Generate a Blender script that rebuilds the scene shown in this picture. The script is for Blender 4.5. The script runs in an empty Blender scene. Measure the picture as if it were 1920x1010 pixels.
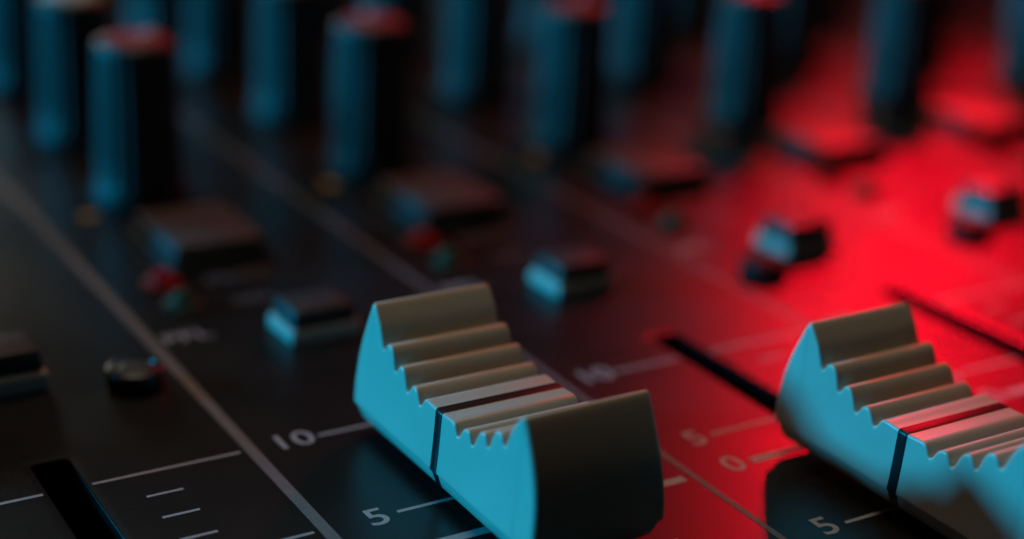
import bpy, bmesh, math, random
from mathutils import Vector, Matrix, noise
random.seed(4)
S = 0.001                      # everything below is written in millimetres
scene = bpy.context.scene
COL = scene.collection

# ------------------------------------------------------------------ camera
cam_d = bpy.data.cameras.new('camera')
cam = bpy.data.objects.new('camera', cam_d); COL.objects.link(cam)
R_ = Vector((0.85720819, -0.51321374, 0.04249447)); U_ = Vector((0.14618919, 0.32163705, 0.93550966))
F_ = R_.cross(U_) * -1
m = Matrix((R_, U_, -F_)).transposed().to_4x4(); m.translation = Vector((0, 0, 56)) * S
cam.matrix_world = m
cam_d.sensor_width = 36; cam_d.lens = 36 * 3018.06 / 1920
cam_d.clip_start = 0.002; cam_d.clip_end = 20
cam_d.dof.use_dof = True; cam_d.dof.focus_distance = 0.1125; cam_d.dof.aperture_fstop = 11.3
cam_d.dof.aperture_blades = 0
scene.camera = cam

# ------------------------------------------------------------------ world and lamps
w = bpy.data.worlds.new('World'); scene.world = w; w.use_nodes = True
bg = w.node_tree.nodes['Background']; bg.inputs[0].default_value = (1.0, 0.93, 0.80, 1); bg.inputs[1].default_value = 0.004

def lamp(name, kind, pos, target, power, color, **kw):
    d = bpy.data.lights.new(name, kind); d.energy = power; d.color = color
    for k, v in kw.items(): setattr(d, k, v)
    o = bpy.data.objects.new(name, d); COL.objects.link(o)
    o.location = Vector(pos) * S
    o.rotation_euler = (Vector(target) - Vector(pos)).to_track_quat('-Z', 'Y').to_euler()
    return o
def polar(t, az, el, dist):
    az, el = math.radians(az), math.radians(el)
    return Vector(t) + dist * Vector((math.sin(az) * math.cos(el), math.cos(az) * math.cos(el), math.sin(el)))
T = (77, 72, 5)
lamp('cyan_lamp', 'AREA', polar(T, -56, 11, 500), T, 2.75, (0.004, 0.62, 1.18), shape='DISK', size=0.062)
RP = polar((77, 72, 0), 44, 30, 430); RT = (178, 112, 0)
lamp('red_lamp', 'SPOT', RP, RT, 13.5, (1.0, 0.0015, 0.017), shadow_soft_size=0.014,
     spot_size=math.radians(24), spot_blend=1.0)
lamp('red_spill_lamp', 'POINT', RP, RT, 0.95, (1.0, 0.002, 0.02), shadow_soft_size=0.014)
lamp('warm_ceiling_lamp', 'AREA', (70, 240, 400), (70, 100, 0), 0.46, (1.0, 0.80, 0.58), shape='DISK', size=0.22)
lamp('white_back_lamp', 'AREA', polar((110, 125, 0), 40, 17, 600), (110, 125, 0), 0.005, (1.0, 0.85, 0.85), shape='DISK', size=0.10)
lamp('dim_glow_lamp', 'AREA', polar((20, 130, 0), 2, 11, 900), (20, 130, 0), 0.6, (1.0, 0.97, 0.82), shape='DISK', size=0.25)  # soft lamp added for the grey glow on the panel's left

scene.view_settings.view_transform = 'Standard'; scene.view_settings.look = 'None'
scene.view_settings.exposure = 0; scene.view_settings.gamma = 1

# ------------------------------------------------------------------ materials
def mat(name, col, rough=0.5, metal=0.0, spec=0.5, bump=None, var=None, sss=0, rvar=None):
    mt = bpy.data.materials.new(name); mt.use_nodes = True; nt = mt.node_tree; b = nt.nodes['Principled BSDF']
    b.inputs['Base Color'].default_value = (*col, 1); b.inputs['Roughness'].default_value = rough
    b.inputs['Metallic'].default_value = metal; b.inputs['Specular IOR Level'].default_value = spec
    tc = nt.nodes.new('ShaderNodeTexCoord')
    def nz(scale, detail=3):
        n = nt.nodes.new('ShaderNodeTexNoise'); n.inputs['Scale'].default_value = scale; n.inputs['Detail'].default_value = detail
        nt.links.new(tc.outputs['Object'], n.inputs['Vector']); return n
    if bump:
        n = nz(bump[0], 4); bp = nt.nodes.new('ShaderNodeBump'); bp.inputs['Strength'].default_value = bump[1]
        bp.inputs['Distance'].default_value = bump[2] * S
        nt.links.new(n.outputs['Fac'], bp.inputs['Height']); nt.links.new(bp.outputs[0], b.inputs['Normal'])
    if var:
        n = nz(var[0], 4); r = nt.nodes.new('ShaderNodeMapRange'); r.inputs[3].default_value = 1 - var[1]; r.inputs[4].default_value = 1 + var[1]
        mx = nt.nodes.new('ShaderNodeVectorMath'); mx.operation = 'SCALE'; mx.inputs[0].default_value = col
        nt.links.new(n.outputs['Fac'], r.inputs[0]); nt.links.new(r.outputs[0], mx.inputs['Scale']); nt.links.new(mx.outputs[0], b.inputs['Base Color'])
    if rvar:
        n = nz(rvar[0], 5); r = nt.nodes.new('ShaderNodeMapRange'); r.inputs[1].default_value = .3; r.inputs[2].default_value = .7
        r.inputs[3].default_value = rough - rvar[1]; r.inputs[4].default_value = rough + rvar[1]
        nt.links.new(n.outputs['Fac'], r.inputs[0]); nt.links.new(r.outputs[0], b.inputs['Roughness'])
    if sss:
        b.inputs['Subsurface Weight'].default_value = sss; b.inputs['Subsurface Radius'].default_value = (1, .8, .6); b.inputs['Subsurface Scale'].default_value = 0.0006
    return mt
M = dict(
    panel=mat('black_textured_enamel', (0.009, 0.009, 0.009), 0.30, spec=.36, bump=(8500, 0.42, 0.03), rvar=(60, 0.05)),
    hole=mat('slot_black', (0.003, 0.003, 0.003), 0.9, spec=.03),
    felt=mat('slot_lining', (0.006, 0.006, 0.007), 0.8),
    steel=mat('fader_steel', (0.25, 0.25, 0.26), 0.4, metal=1),
    cap=mat('ivory_cap_plastic', (0.50, 0.45, 0.36), 0.36, bump=(2600, 0.22, 0.02), var=(110, 0.07), rvar=(120, 0.08), sss=.25),
    stripe=mat('black_stripe_paint', (0.007, 0.007, 0.008), 0.36, spec=.3),
    rim=mat('black_button_rim', (0.01, 0.01, 0.011), 0.3),
    print=mat('grey_print_ink', (0.31, 0.30, 0.31), 0.6, var=(2500, 0.3)),
    printdim=mat('grey_divider_ink', (0.115, 0.11, 0.112), 0.6, var=(1500, 0.3)),
    stud=mat('matt_black_stud', (0.008, 0.008, 0.009), 0.6, spec=.15),
    knob=mat('black_knob_plastic', (0.028, 0.028, 0.025), 0.42, bump=(1200, 0.1, 0.02)),
    skirt=mat('grey_knob_skirt', (0.012, 0.012, 0.012), 0.55, spec=.3),
    ivory=mat('ivory_knob_insert', (0.40, 0.35, 0.27), 0.45),
    redins=mat('red_knob_insert', (0.30, 0.012, 0.02), 0.5),
    button=mat('charcoal_button_plastic', (0.03, 0.03, 0.031), 0.45, spec=.3, bump=(900, 0.1, 0.02)),
    bbase=mat('ivory_button_plastic', (0.42, 0.40, 0.34), 0.45, var=(200, .06)),
    wide=mat('brown_grey_button_plastic', (0.055, 0.04, 0.038), 0.5, spec=.3),
    ledr=mat('red_led_lens', (0.30, 0.003, 0.004), 0.45, spec=.1),
    ledg=mat('green_led_lens', (0.008, 0.045, 0.025), 0.45, spec=.12),
    orange=mat('orange_print_ink', (0.55, 0.20, 0.03), 0.5),
    white=mat('white_pointer_ink', (0.6, 0.6, 0.6), 0.5),
)

# ------------------------------------------------------------------ helpers
def link(name, bm, mt, parent=None, smooth=None):
    for v in bm.verts: v.co *= S
    bmesh.ops.recalc_face_normals(bm, faces=bm.faces)
    me = bpy.data.meshes.new(name); bm.to_mesh(me); bm.free()
    me.materials.append(mt)
    o = bpy.data.objects.new(name, me); COL.objects.link(o)
    if smooth is not None:
        for p in me.polygons: p.use_smooth = True
        me.set_sharp_from_angle(angle=math.radians(smooth))
    if parent: o.parent = parent
    return o
def box(bm, x0, x1, y0, y1, z0, z1, tx=0, ty=0):
    vs = [bm.verts.new(c) for c in ((x0, y0, z0), (x1, y0, z0), (x1, y1, z0), (x0, y1, z0),
          (x0 + tx, y0 + ty, z1), (x1 - tx, y0 + ty, z1), (x1 - tx, y1 - ty, z1), (x0 + tx, y1 - ty, z1))]
    return [bm.faces.new([vs[i] for i in f]) for f in ((3, 2, 1, 0), (4, 5, 6, 7), (0, 1, 5, 4), (1, 2, 6, 5), (2, 3, 7, 6), (3, 0, 4, 7))]
def rbox(x0, x1, y0, y1, z0, z1, tx=0, ty=0, r=.3, seg=3):
    bm = bmesh.new(); box(bm, x0, x1, y0, y1, z0, z1, tx, ty)
    bmesh.ops.bevel(bm, geom=list(bm.edges), offset=r, segments=seg, affect='EDGES', profile=.5)
    return bm
def lathe(prof, n=48, flute=0, fz=(0, 0)):
    bm = bmesh.new(); rings = []
    for r, z in prof:
        ring = []
        for i in range(n):
            a = 2 * math.pi * i / n
            rr = r - (flute * (0.5 + 0.5 * math.cos(a * 18)) ** 2 if fz[0] < z < fz[1] else 0)
            ring.append(bm.verts.new((rr * math.cos(a), rr * math.sin(a), z)))
        rings.append(ring)
    for a, b in zip(rings, rings[1:]):
        for i in range(n): bm.faces.new((a[i], a[(i + 1) % n], b[(i + 1) % n], b[i]))
    bm.faces.new(rings[-1]); bm.faces.new(rings[0][::-1])
    return bm
def empty(name, loc, label, cat, group=None):
    o = bpy.data.objects.new(name, None); COL.objects.link(o); o.location = Vector(loc) * S
    o.empty_display_size = 0.003
    o['label'] = label; o['category'] = cat
    if group: o['group'] = group
    return o
def copy_tree(o, loc, label, group=None):
    c = o.copy(); COL.objects.link(c); c.location = Vector(loc) * S; c['label'] = label
    if group: c['group'] = group
    for ch in o.children:
        k = ch.copy(); COL.objects.link(k); k.parent = c
        for g in ch.children:
            q = g.copy(); COL.objects.link(q); q.parent = k
    return c

# ------------------------------------------------------------------ the console: panel with real slots
W = 27.733
SX = [27.1 + W * k for k in range(-1, 10)]         # slot centres; index 1 is the leftmost channel in view
LX = [41.02 + W * k for k in range(-1, 10)]        # divider line centres
SLOT_Y = (-18.0, 106.8); SW = 1.35
console = empty('mixing_console', (0, 0, 0), 'black textured mixing console panel with grey scales, fader slots and coloured lamp light across it', 'mixing console')
bm = bmesh.new()
xs = [4.0]
for s in SX[1:]: xs += [s - 2.2, s + 2.2]
xs.append(420.0)
ys = [-80.0, SLOT_Y[0] - 1, SLOT_Y[1] + 1, 520.0]
V = {}
def gv(i, j):
    if (i, j) not in V: V[i, j] = bm.verts.new((xs[i], ys[j], 0))
    return V[i, j]
def slot_loop(cx, grow, z, n=6, rad=.4):
    pts = []
    hx_, y0, y1 = SW + grow, SLOT_Y[0] - grow, SLOT_Y[1] + grow; r_ = rad + grow
    for q, (sx, sy) in enumerate(((1, 1), (-1, 1), (-1, -1), (1, -1))):
        ox = cx + sx * (hx_ - r_); oy = (y1 - r_) if sy > 0 else (y0 + r_)
        for k in range(n + 1):
            a = math.pi / 2 * (q + k / n); pts.append(bm.verts.new((ox + r_ * math.cos(a), oy + r_ * math.sin(a), z)))
    return pts
for i in range(len(xs) - 1):
    for j in range(3):
        if not (j == 1 and i % 2 == 1):
            bm.faces.new((gv(i, j), gv(i + 1, j), gv(i + 1, j + 1), gv(i, j + 1))); continue
        cx = (xs[i] + xs[i + 1]) / 2
        L = [slot_loop(cx, g, z) for g, z in ((.11, 0), (.05, -.015), (.015, -.05), (0, -.12), (0, -1.6))]
        A = L[0]; C4 = [gv(i + 1, j + 1), gv(i, j + 1), gv(i, j), gv(i + 1, j)]; n = 7
        for q in range(4):
            mid0 = q * n + 3; mid1 = ((q + 1) % 4) * n + 3
            seg = A[mid0:mid0 + 4] + A[((q + 1) % 4) * n:mid1 + 1]
            bm.faces.new([C4[q]] + seg + [C4[(q + 1) % 4]])
        for A_, B_ in zip(L, L[1:]):
            m_ = len(A_)
            for k in range(m_): bm.faces.new((A_[k], A_[(k + 1) % m_], B_[(k + 1) % m_], B_[k]))
tp = link('top_panel', bm, M['panel'], console, smooth=50)
tp.data.materials.append(M['hole'])
for p in tp.data.polygons:                                  # the punched walls are unpainted black inside the slot
    if p.center.z < -0.000002 and not (p.normal.x < -.3 and p.center.z > -0.00015 and p.center.x < 0.035): p.material_index = 1
for s in SX[1:9]:
    bm = bmesh.new()
    for x0, x1 in ((s - 3.2, s - 2.4), (s + 2.4, s + 3.2)): box(bm, x0, x1, SLOT_Y[0] - 3, SLOT_Y[1] + 3, -12, -1.7)
    box(bm, s - 2.38, s + 2.38, SLOT_Y[0] - 3, SLOT_Y[1] + 3, -12, -11.5)
    box(bm, s - 2.38, s + 2.38, SLOT_Y[1] + 2, SLOT_Y[1] + 3, -11.4, -1.7)
    tr = link('fader_track', bm, M['felt'], console)
# out-of-view rail added at the left to keep cyan light off the panel
bm = rbox(-6, 7.5, 124, 520, -14, 10.6, r=1.2, seg=4)
link('cyan_blocking_rail', bm, M['panel'], console, smooth=40)
# divider lines
for k, x in enumerate(LX[:9]):
    if k == 0: continue
    wd = 0.46 if k == 1 else 0.27
    bm = bmesh.new(); box(bm, x - wd, x + wd, -70, 300, -0.01, 0.018)
    link('channel_divider', bm, M['printdim'], console)
# scales
def text(body, x, y, size, mt, parent, sx=1.12, name='scale_number', bold=0.0):
    c = bpy.data.curves.new(name, 'FONT'); c.body = body; c.size = size; c.align_x = 'CENTER'; c.align_y = 'CENTER'
    c.extrude = 0.008; c.offset = bold
    o = bpy.data.objects.new('tmp', c); COL.objects.link(o)
    bpy.context.view_layer.update()
    me = bpy.data.meshes.new_from_object(o.evaluated_get(bpy.context.evaluated_depsgraph_get()))
    bpy.data.objects.remove(o); bpy.data.curves.remove(c)
    me.transform(Matrix.Translation(Vector((x, y, 0.010)) * S) @ Matrix.Diagonal((sx * S, S, S, 1)))
    me.materials.clear(); me.materials.append(mt); me.name = name
    q = bpy.data.objects.new(name, me); COL.objects.link(q); q.parent = parent
    return q
for k, s in enumerate(SX[:8]):
    if k == 0: continue
    bm = bmesh.new()
    def tick(x0, x1, y, t=.17): box(bm, s + x0, s + x1, y - t, y + t, -0.01, 0.018)
    L0 = -8.3
    tick(L0, -1.75, 102.1); tick(L0, -1.75, 88.8); tick(L0, -1.75, 83.8, .42); tick(L0, -1.75, 73.2); tick(L0, -1.75, 60.5)
    tick(1.8, 13.05, 102.1, .15); tick(1.8, 13.05, 88.8, .15); tick(9.3, 13.05, 83.75, .42); tick(1.8, 7.3, 83.75, .42); tick(1.8, 13.05, 73.2, .15)
    for y in (98.6, 95.3, 91.9, 80.2, 76.7): tick(4.6, 7.3, y, .14)
    sc = link('fader_scale', bm, M['print'], console)
    for t, y in (('10', 102.15), ('5', 88.7), ('0', 83.9), ('5', 73.4)):
        text(t, s - (10.45 if t == '10' else 9.9), y, 3.25, M['print'], sc, bold=0.03)

# per-channel LEDs and labels printed on the panel
for k, s in enumerate(SX[:8]):
    if k <= 1: continue
    for nm, y, mt in (('red', 137.2, M['ledr']), ('green', 131.4, M['ledg'])):
        bm = lathe([(1.75, -0.02), (1.75, .35), (1.5, .5), (1.25, .55), (1.15, .9), (.8, 1.35), (.35, 1.55)], 32)
        bmesh.ops.translate(bm, verts=bm.verts, vec=(s - 8.45, y, 0))
        o = link('indicator_light', bm, mt, console, smooth=40)
        o['label'] = f'small round {nm} indicator light on the panel'
    text('PFL', s - 10.6, 124.6, 2.7, M['print'], console, name='channel_label', bold=.02)
    text('MUTE', s - 0.9, 136.6, 2.3, M['printdim'], console, name='channel_label')
    text('ON', s - 2.0, 130.6, 2.1, M['printdim'], console, name='channel_label')

# ------------------------------------------------------------------ fader caps
def catmull(P, n=4):
    out = []
    for i in range(len(P) - 1):
        p0 = P[max(i - 1, 0)]; p1 = P[i]; p2 = P[i + 1]; p3 = P[min(i + 2, len(P) - 1)]
        for j in range(n):
            t = j / n
            out.append(tuple(.5 * ((2 * b) + (c - a) * t + (2 * a - 5 * b + 4 * c - d) * t * t + (-a + 3 * b - 3 * c + d) * t ** 3) for a, b, c, d in zip(p0, p1, p2, p3)))
    out.append(P[-1]); return out
half = [(13.10, 2.5), (13.20, 3.6), (13.15, 4.8), (12.88, 6.5), (12.38, 8.15), (11.65, 9.85), (11.15, 10.85), (10.85, 11.22), (10.5, 11.12), (10.0, 10.55), (9.45, 9.8),
        (9.15, 9.05), (8.95, 8.6), (8.80, 8.32), (8.62, 8.32), (8.48, 8.62), (8.2, 8.92), (7.75, 8.96), (7.35, 8.66), (7.08, 8.1), (6.95, 7.62),
        (6.8, 7.34), (6.64, 7.34), (6.5, 7.62), (6.22, 7.98), (5.8, 8.04), (5.4, 7.72), (5.1, 7.15), (4.92, 6.7), (4.78, 6.54), (4.62, 6.56), (4.46, 6.86),
        (4.15, 7.26), (3.72, 7.33), (3.3, 7.06), (3.02, 6.62), (2.86, 6.36), (2.68, 6.32), (2.52, 6.55), (2.25, 6.98), (1.9, 7.12), (1.45, 7.12), (0.9, 7.08), (0.0, 7.08)]
h2 = catmull(half, 4)
for _ in range(2):                                          # soften the moulded ridges
    h2 = [h2[0]] + [(.25 * a[0] + .5 * b[0] + .25 * c[0], .25 * a[1] + .5 * b[1] + .25 * c[1]) for a, b, c in zip(h2, h2[1:], h2[2:])] + [h2[-1]]
prof = [p for p in h2] + [(-y, z) for y, z in h2[-2::-1]]      # back bottom -> over the top -> front bottom
def hx(z):                                                  # half width: flares smoothly towards the base
    q = max(z - 2.5, 0)
    return 5.42 - 0.105 * q + 0.0060 * q * q
def make_cap():
    bm = bmesh.new(); n = len(prof)
    P = [Vector(p) for p in prof]
    N = []
    for i in range(n):
        t = (P[min(i + 1, n - 1)] - P[max(i - 1, 0)]).normalized()
        N.append(Vector((t.y, -t.x)))                           # points out of the material? fixed below
    if N[0].x < 0: N = [-q for q in N]
    loops = []
    RR = [.2 + .24 * min(1, max(0, (abs(p.x) - 10.2) / 1.0)) for p in P]
    steps = [0, 18, 36, 54, 72, 90]
    for side in (-1, 1):
        L = []
        for a in steps:
            a = math.radians(a); ring = []
            for p, q, rr in zip(P, N, RR):
                c = p - q * (rr * (1 - math.cos(a))); ring.append(bm.verts.new((side * (hx(p.y) - rr + rr * math.sin(a)), c.x, max(c.y, 2.5))))
            L.append(ring)
        ring = []
        for p, q, rr in zip(P, N, RR):                          # one more ring keeps the flat side flat
            c = p - q * (rr + .03); ring.append(bm.verts.new((side * hx(p.y), c.x, max(c.y, 2.5))))
        L.append(ring)
        loops.append(L)
    def strip(A, B):
        for i in range(n - 1): bm.faces.new((A[i], A[i + 1], B[i + 1], B[i]))
    for L in loops:
        for A, B in zip(L, L[1:]): strip(A, B)
        # the flat side: a quad strip from the outline down to the bottom edge
        s_ = 1 if L[-1][0].co.x > 0 else -1
        ym = L[-1][0].co.y
        top_row = prev = L[-1]
        for t in (.1, .2, .3, .4, .5, .6, .7, .8, .9, 1.0):     # rows that follow the curve of the side wall
            row = []
            for v in top_row:
                z = v.co.z + (2.5 - v.co.z) * t
                y = v.co.y + (max(-ym, min(ym, v.co.y)) - v.co.y) * t
                row.append(bm.verts.new((s_ * hx(z), y, z)))
            strip(prev, row); prev = row
        L.append(prev)
    strip(loops[0][0], loops[1][0])
    ends = []
    for i in (0, -1):                                           # close the underside
        ends.append([L[i] for L in loops[0][-3::-1]] + [L[i] for L in loops[1][:-2]])
    bm.faces.new(ends[0] + ends[1][::-1])
    # sloping skirt underneath
    a = 5.42; b = 13.08
    top = [(-a, -b), (a, -b), (a, b), (-a, b)]; rings = []
    for ins, z in ((0.03, 2.56), (0.0, 2.52), (0.01, 2.44), (0.14, 2.38), (0.30, 1.85), (0.52, 1.26), (0.6, 1.2)):
        ring = []
        for (x, y) in top:
            sx, sy = (1 if x > 0 else -1), (1 if y > 0 else -1)
            cx, cy = x - sx * .5, y - sy * .5; rad = .5
            A0 = math.atan2(sy, sx) - math.pi / 4
            for j in range(5):
                t = A0 + j * math.pi / 8
                ring.append(bm.verts.new((cx - sx * ins + rad * math.cos(t), cy - sy * ins + rad * math.sin(t), z)))
        rings.append(ring)
    k = len(rings[0])
    for A, B in zip(rings, rings[1:]):
        for i in range(k): bm.faces.new((A[i], A[(i + 1) % k], B[(i + 1) % k], B[i]))
    bm.faces.new(rings[-1]); bm.faces.new(rings[0])
    return bm
def make_stripe():
    bm = bmesh.new(); pts = []
    e = .05
    left = [(-5.42 + .50, 1.22), (-5.42 - e + .14, 2.34), (-5.42 - e, 2.44), (-5.42 - e, 2.55)]
    z1 = 7.08
    for zz in (3.0, 3.5, 4.5, 5.0, 5.5, 6.3, 6.7): left.append((-hx(zz) - e, zz))
    xc = hx(z1) - .2
    for a in (0, 22, 45, 67, 90):
        t = math.radians(a); left.append((-xc - (.2 + e) * math.cos(t), z1 - .2 + (.2 + e) * math.sin(t)))
    path = left + [(-x, z) for x, z in left[::-1]]
    rings = []
    for x, z in path:
        inn = Vector((x * .9, z - .3 if z > 6.9 else z))
        if abs(x) < 5.2 and z < 1.5: inn = Vector((x * .9, z + .1))
        hw = .44
        rings.append([bm.verts.new((inn.x, -hw, inn.y)), bm.verts.new((x * .996, -hw, z - .01)), bm.verts.new((x, -hw + .08, z)),
                      bm.verts.new((x, hw - .08, z)), bm.verts.new((x * .996, hw, z - .01)), bm.verts.new((inn.x, hw, inn.y))])
    for A, B in zip(rings, rings[1:]):
        for i in range(6): bm.faces.new((A[i], A[(i + 1) % 6], B[(i + 1) % 6], B[i]))
    bm.faces.new(rings[0]); bm.faces.new(rings[-1][::-1])
    return bm
G_F = 'ivory ribbed fader caps on the console'
f1 = empty('fader_cap', (54.83, 89.0, 0), 'ivory ribbed fader cap in the centre foreground, its left side fully lit cyan', 'fader cap', G_F)
body = link('cap_body', make_cap(), M['cap'], f1, smooth=40)
link('marker_stripe', make_stripe(), M['stripe'], body, smooth=40)
bm = bmesh.new(); box(bm, -.9, .9, -2.2, 2.2, -9, 2.0); link('fader_stem', bm, M['steel'], f1)
copy_tree(f1, (82.45, 71.9, 0), 'ivory ribbed fader cap at the right edge, its left side half cyan, half shadowed', G_F)

# ------------------------------------------------------------------ small push buttons
G_B = 'small two-step push buttons above the fader slots'
def make_button():
    t = empty('push_button', (0, 0, 0), '', 'push button', G_B)
    link('button_base', rbox(-3.35, 3.35, -2.75, 2.75, 0.02, 1.35, .12, .12, .22), M['bbase'], t, smooth=35)
    link('button_top', rbox(-3.05, 3.05, -2.45, 2.45, 1.36, 3.0, .28, .25, .3), M['button'], t, smooth=35)
    return t
btn = make_button(); btn.location = Vector((54.8, 121.2, 0)) * S
btn['label'] = 'small black push button with cyan-lit ivory base, left of the centre fader cap'
copy_tree(btn, (27.4, 121.7, 0), 'small black push button with ivory base cut by the left edge of the photo', G_B).scale = (1, 1, 1.15)
copy_tree(btn, (82.0, 121.0, 0), 'small black push button on dark red panel, right behind the centre fader cap', G_B)
copy_tree(btn, (109.4, 120.2, 0), 'small black push button on bright red panel, behind and left of right fader cap', G_B)
copy_tree(btn, (138.6, 120.4, 0), 'small black push button with cyan side, nearest the right edge on red panel', G_B)

for o in list(bpy.data.objects):                            # the two on the bright panel stand higher
    if o.name.startswith('push_button') and o.location.x > 0.1: o.scale = (1, 1, 1.12)
# ------------------------------------------------------------------ wide flat buttons
G_W = 'wide flat buttons in front of the knob row'
def make_wide():
    t = empty('wide_button', (0, 0, 0), '', 'wide button', G_W)
    link('button_frame', rbox(-5.3, 5.3, -6.6, 6.6, 0.02, 1.0, .1, .1, .15), M['button'], t, smooth=35)
    link('button_top', rbox(-4.85, 4.85, -6.1, 6.1, 1.01, 2.6, .2, .2, .35), M['wide'], t, smooth=35)
    return t
wb = make_wide(); wb.location = Vector((53.4, 145.6, 0)) * S
wb['label'] = 'wide flat button with dull pinkish top before the leftmost front-row knob'
wl = ['wide flat button in dark red light before the second front-row knob from left',
      'wide flat button with red-lit top before the third front-row knob from left',
      'wide flat button with bright pink-red top before the fourth front-row knob',
      'wide flat button with hazy red top near the right edge of the panel']
for k in range(1, 5):
    copy_tree(wb, (53.4 + W * k, 145.8 + .3 * k, 0), wl[k - 1], G_W)

# ------------------------------------------------------------------ round recessed button at the left
t = empty('round_button_or_stud', (37.1, 117.0, 0), 'low round black button with recessed top beside the pale divider line, left foreground', 'round button')
t['group'] = G_R = 'low round black buttons'
bm = lathe([(2.35, 0.02), (2.45, .3), (2.45, 1.2), (2.35, 1.5), (2.1, 1.68), (1.8, 1.66), (1.65, 1.5), (1.6, 1.2)], 48)
link('round_rim', bm, M['rim'], t, smooth=40)
bm = lathe([(1.62, 0.3), (1.62, 1.42), (1.45, 1.58), (.9, 1.64), (.4, 1.62)], 40)
link('round_centre', bm, M['button'], t, smooth=40)
for x, y, lab in ((101.3, 115.4, 'low matt black stud added as a dark blob just left of the push button behind the right fader cap'),
                  (130.0, 115.4, 'low matt black stud added as a dark blob left of the push button nearest the right edge')):
    t = empty('round_button_or_stud', (x, y, 0), lab, 'round button', G_R)  # added stud, kept dull and shadow-like, in place of a dark blob
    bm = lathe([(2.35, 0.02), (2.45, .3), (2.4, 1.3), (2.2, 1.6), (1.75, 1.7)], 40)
    link('round_rim', bm, M['stud'], t, smooth=40)
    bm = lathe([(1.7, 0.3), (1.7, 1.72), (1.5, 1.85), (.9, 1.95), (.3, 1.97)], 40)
    link('round_centre', bm, M['stud'], t, smooth=40)

# ------------------------------------------------------------------ rotary knobs
def make_knob(ins):
    t = empty('rotary_knob', (0, 0, 0), '', 'knob', '')
    link('knob_skirt', lathe([(5.25, 0.05), (5.3, .5), (5.2, 1.2), (4.9, 1.9), (4.7, 2.2)], 64), M['skirt'], t, smooth=35)
    b = link('knob_body', lathe([(4.72, 2.15), (4.7, 2.8), (4.58, 6), (4.36, 12), (4.2, 16.4), (4.15, 17.0), (3.9, 17.4), (3.5, 17.55)], 144, .28, (2.5, 16.9)), M['knob'], t, smooth=40)
    link('top_insert', lathe([(3.42, 17.3), (3.42, 17.62), (3.3, 17.72), (2.0, 17.78), (.5, 17.8)], 48), ins, b, smooth=40)
    bm = bmesh.new(); box(bm, -.28, .28, 1.2, 3.9, 17.7, 17.86); box(bm, -.28, .28, 4.1, 4.48, 9, 16.9)
    link('pointer_line', bm, M['white'], b)
    return t
kr = make_knob(M['redins']); ki = make_knob(M['ivory'])
ord_ = ['first', 'second', 'third', 'fourth', 'fifth', 'sixth', 'seventh', 'eighth']
rows = [(163.0, -1.7, range(0, 7), 'front row'), (188.0, -.9, range(0, 8), 'second row'), (213.5, -.6, range(0, 9), 'third row'), (239.0, -.5, range(2, 9), 'fourth row')]
first = {id(kr): True, id(ki): True}
for ri, (y, dx, chs, rn) in enumerate(rows):
    for n_, k in enumerate(chs):
        src = kr if ri == 0 else ki
        loc = (27.1 + W * k + dx, y, 0)
        g = f'blurred black rotary knobs of the {rn}'
        tone = 'red-topped' if ri == 0 else 'ivory-topped'
        n_ = n_ - 1 if ri < 3 else n_                           # channel 0 stands just outside the photo's left edge
        lab = f'tall {tone} black rotary knob, {ord_[n_]} from left in the {rn}' if n_ >= 0 else f'tall {tone} black rotary knob outside the left edge, {rn}'
        if first[id(src)]:
            o = src; first[id(src)] = False; o.location = Vector(loc) * S; o['label'] = lab; o['group'] = g
        else: o = copy_tree(src, loc, lab, g)
        o.rotation_euler.z = math.radians(random.uniform(-60, 60))
        if ri == 0:
            bm = lathe([(.95, -.01), (.95, .03), (.5, .035)], 20)
            bmesh.ops.translate(bm, verts=bm.verts, vec=(loc[0] - 6.9, loc[1] - 3.6, 0))
            link('orange_dot', bm, M['orange'], console)

# ------------------------------------------------------------------ fine dust lying on the panel
rd = random.Random(11); bm = bmesh.new()
for _ in range(420):
    x = rd.uniform(22, 100); y = rd.uniform(66, 130); r_ = rd.choice((.018, .022, .028, .04)); a0 = rd.uniform(0, 6)
    if any(abs(x - q) < 1.6 and y < 108 for q in SX): continue
    top = bm.verts.new((x, y, .012 + r_)); ring = []
    for k in range(5):
        a = a0 + k * 1.2566; q = r_ * rd.uniform(.7, 1.4); ring.append(bm.verts.new((x + q * math.cos(a), y + q * math.sin(a), .002)))
    for k in range(5): bm.faces.new((ring[k], ring[(k + 1) % 5], top))
for _ in range(9):                                          # a few short fibres
    x = rd.uniform(28, 80); y = rd.uniform(72, 112); a = rd.uniform(0, 6.28); pr = None
    for k in range(7):
        p = (x + .012, y, .03); n1 = bm.verts.new((x - .012 * math.sin(a), y + .012 * math.cos(a), .02)); n2 = bm.verts.new((x + .012 * math.sin(a), y - .012 * math.cos(a), .03))
        if pr: bm.faces.new((pr[0], pr[1], n2, n1))
        pr = (n1, n2); x += .13 * math.cos(a); y += .13 * math.sin(a); a += rd.uniform(-.5, .5)
du = link('dust', bm, mat('grey_dust', (0.16, 0.155, 0.15), 0.9, spec=.1))
du['label'] = 'fine grey dust specks scattered on the black console panel'; du['category'] = 'dust'; du['kind'] = 'stuff'
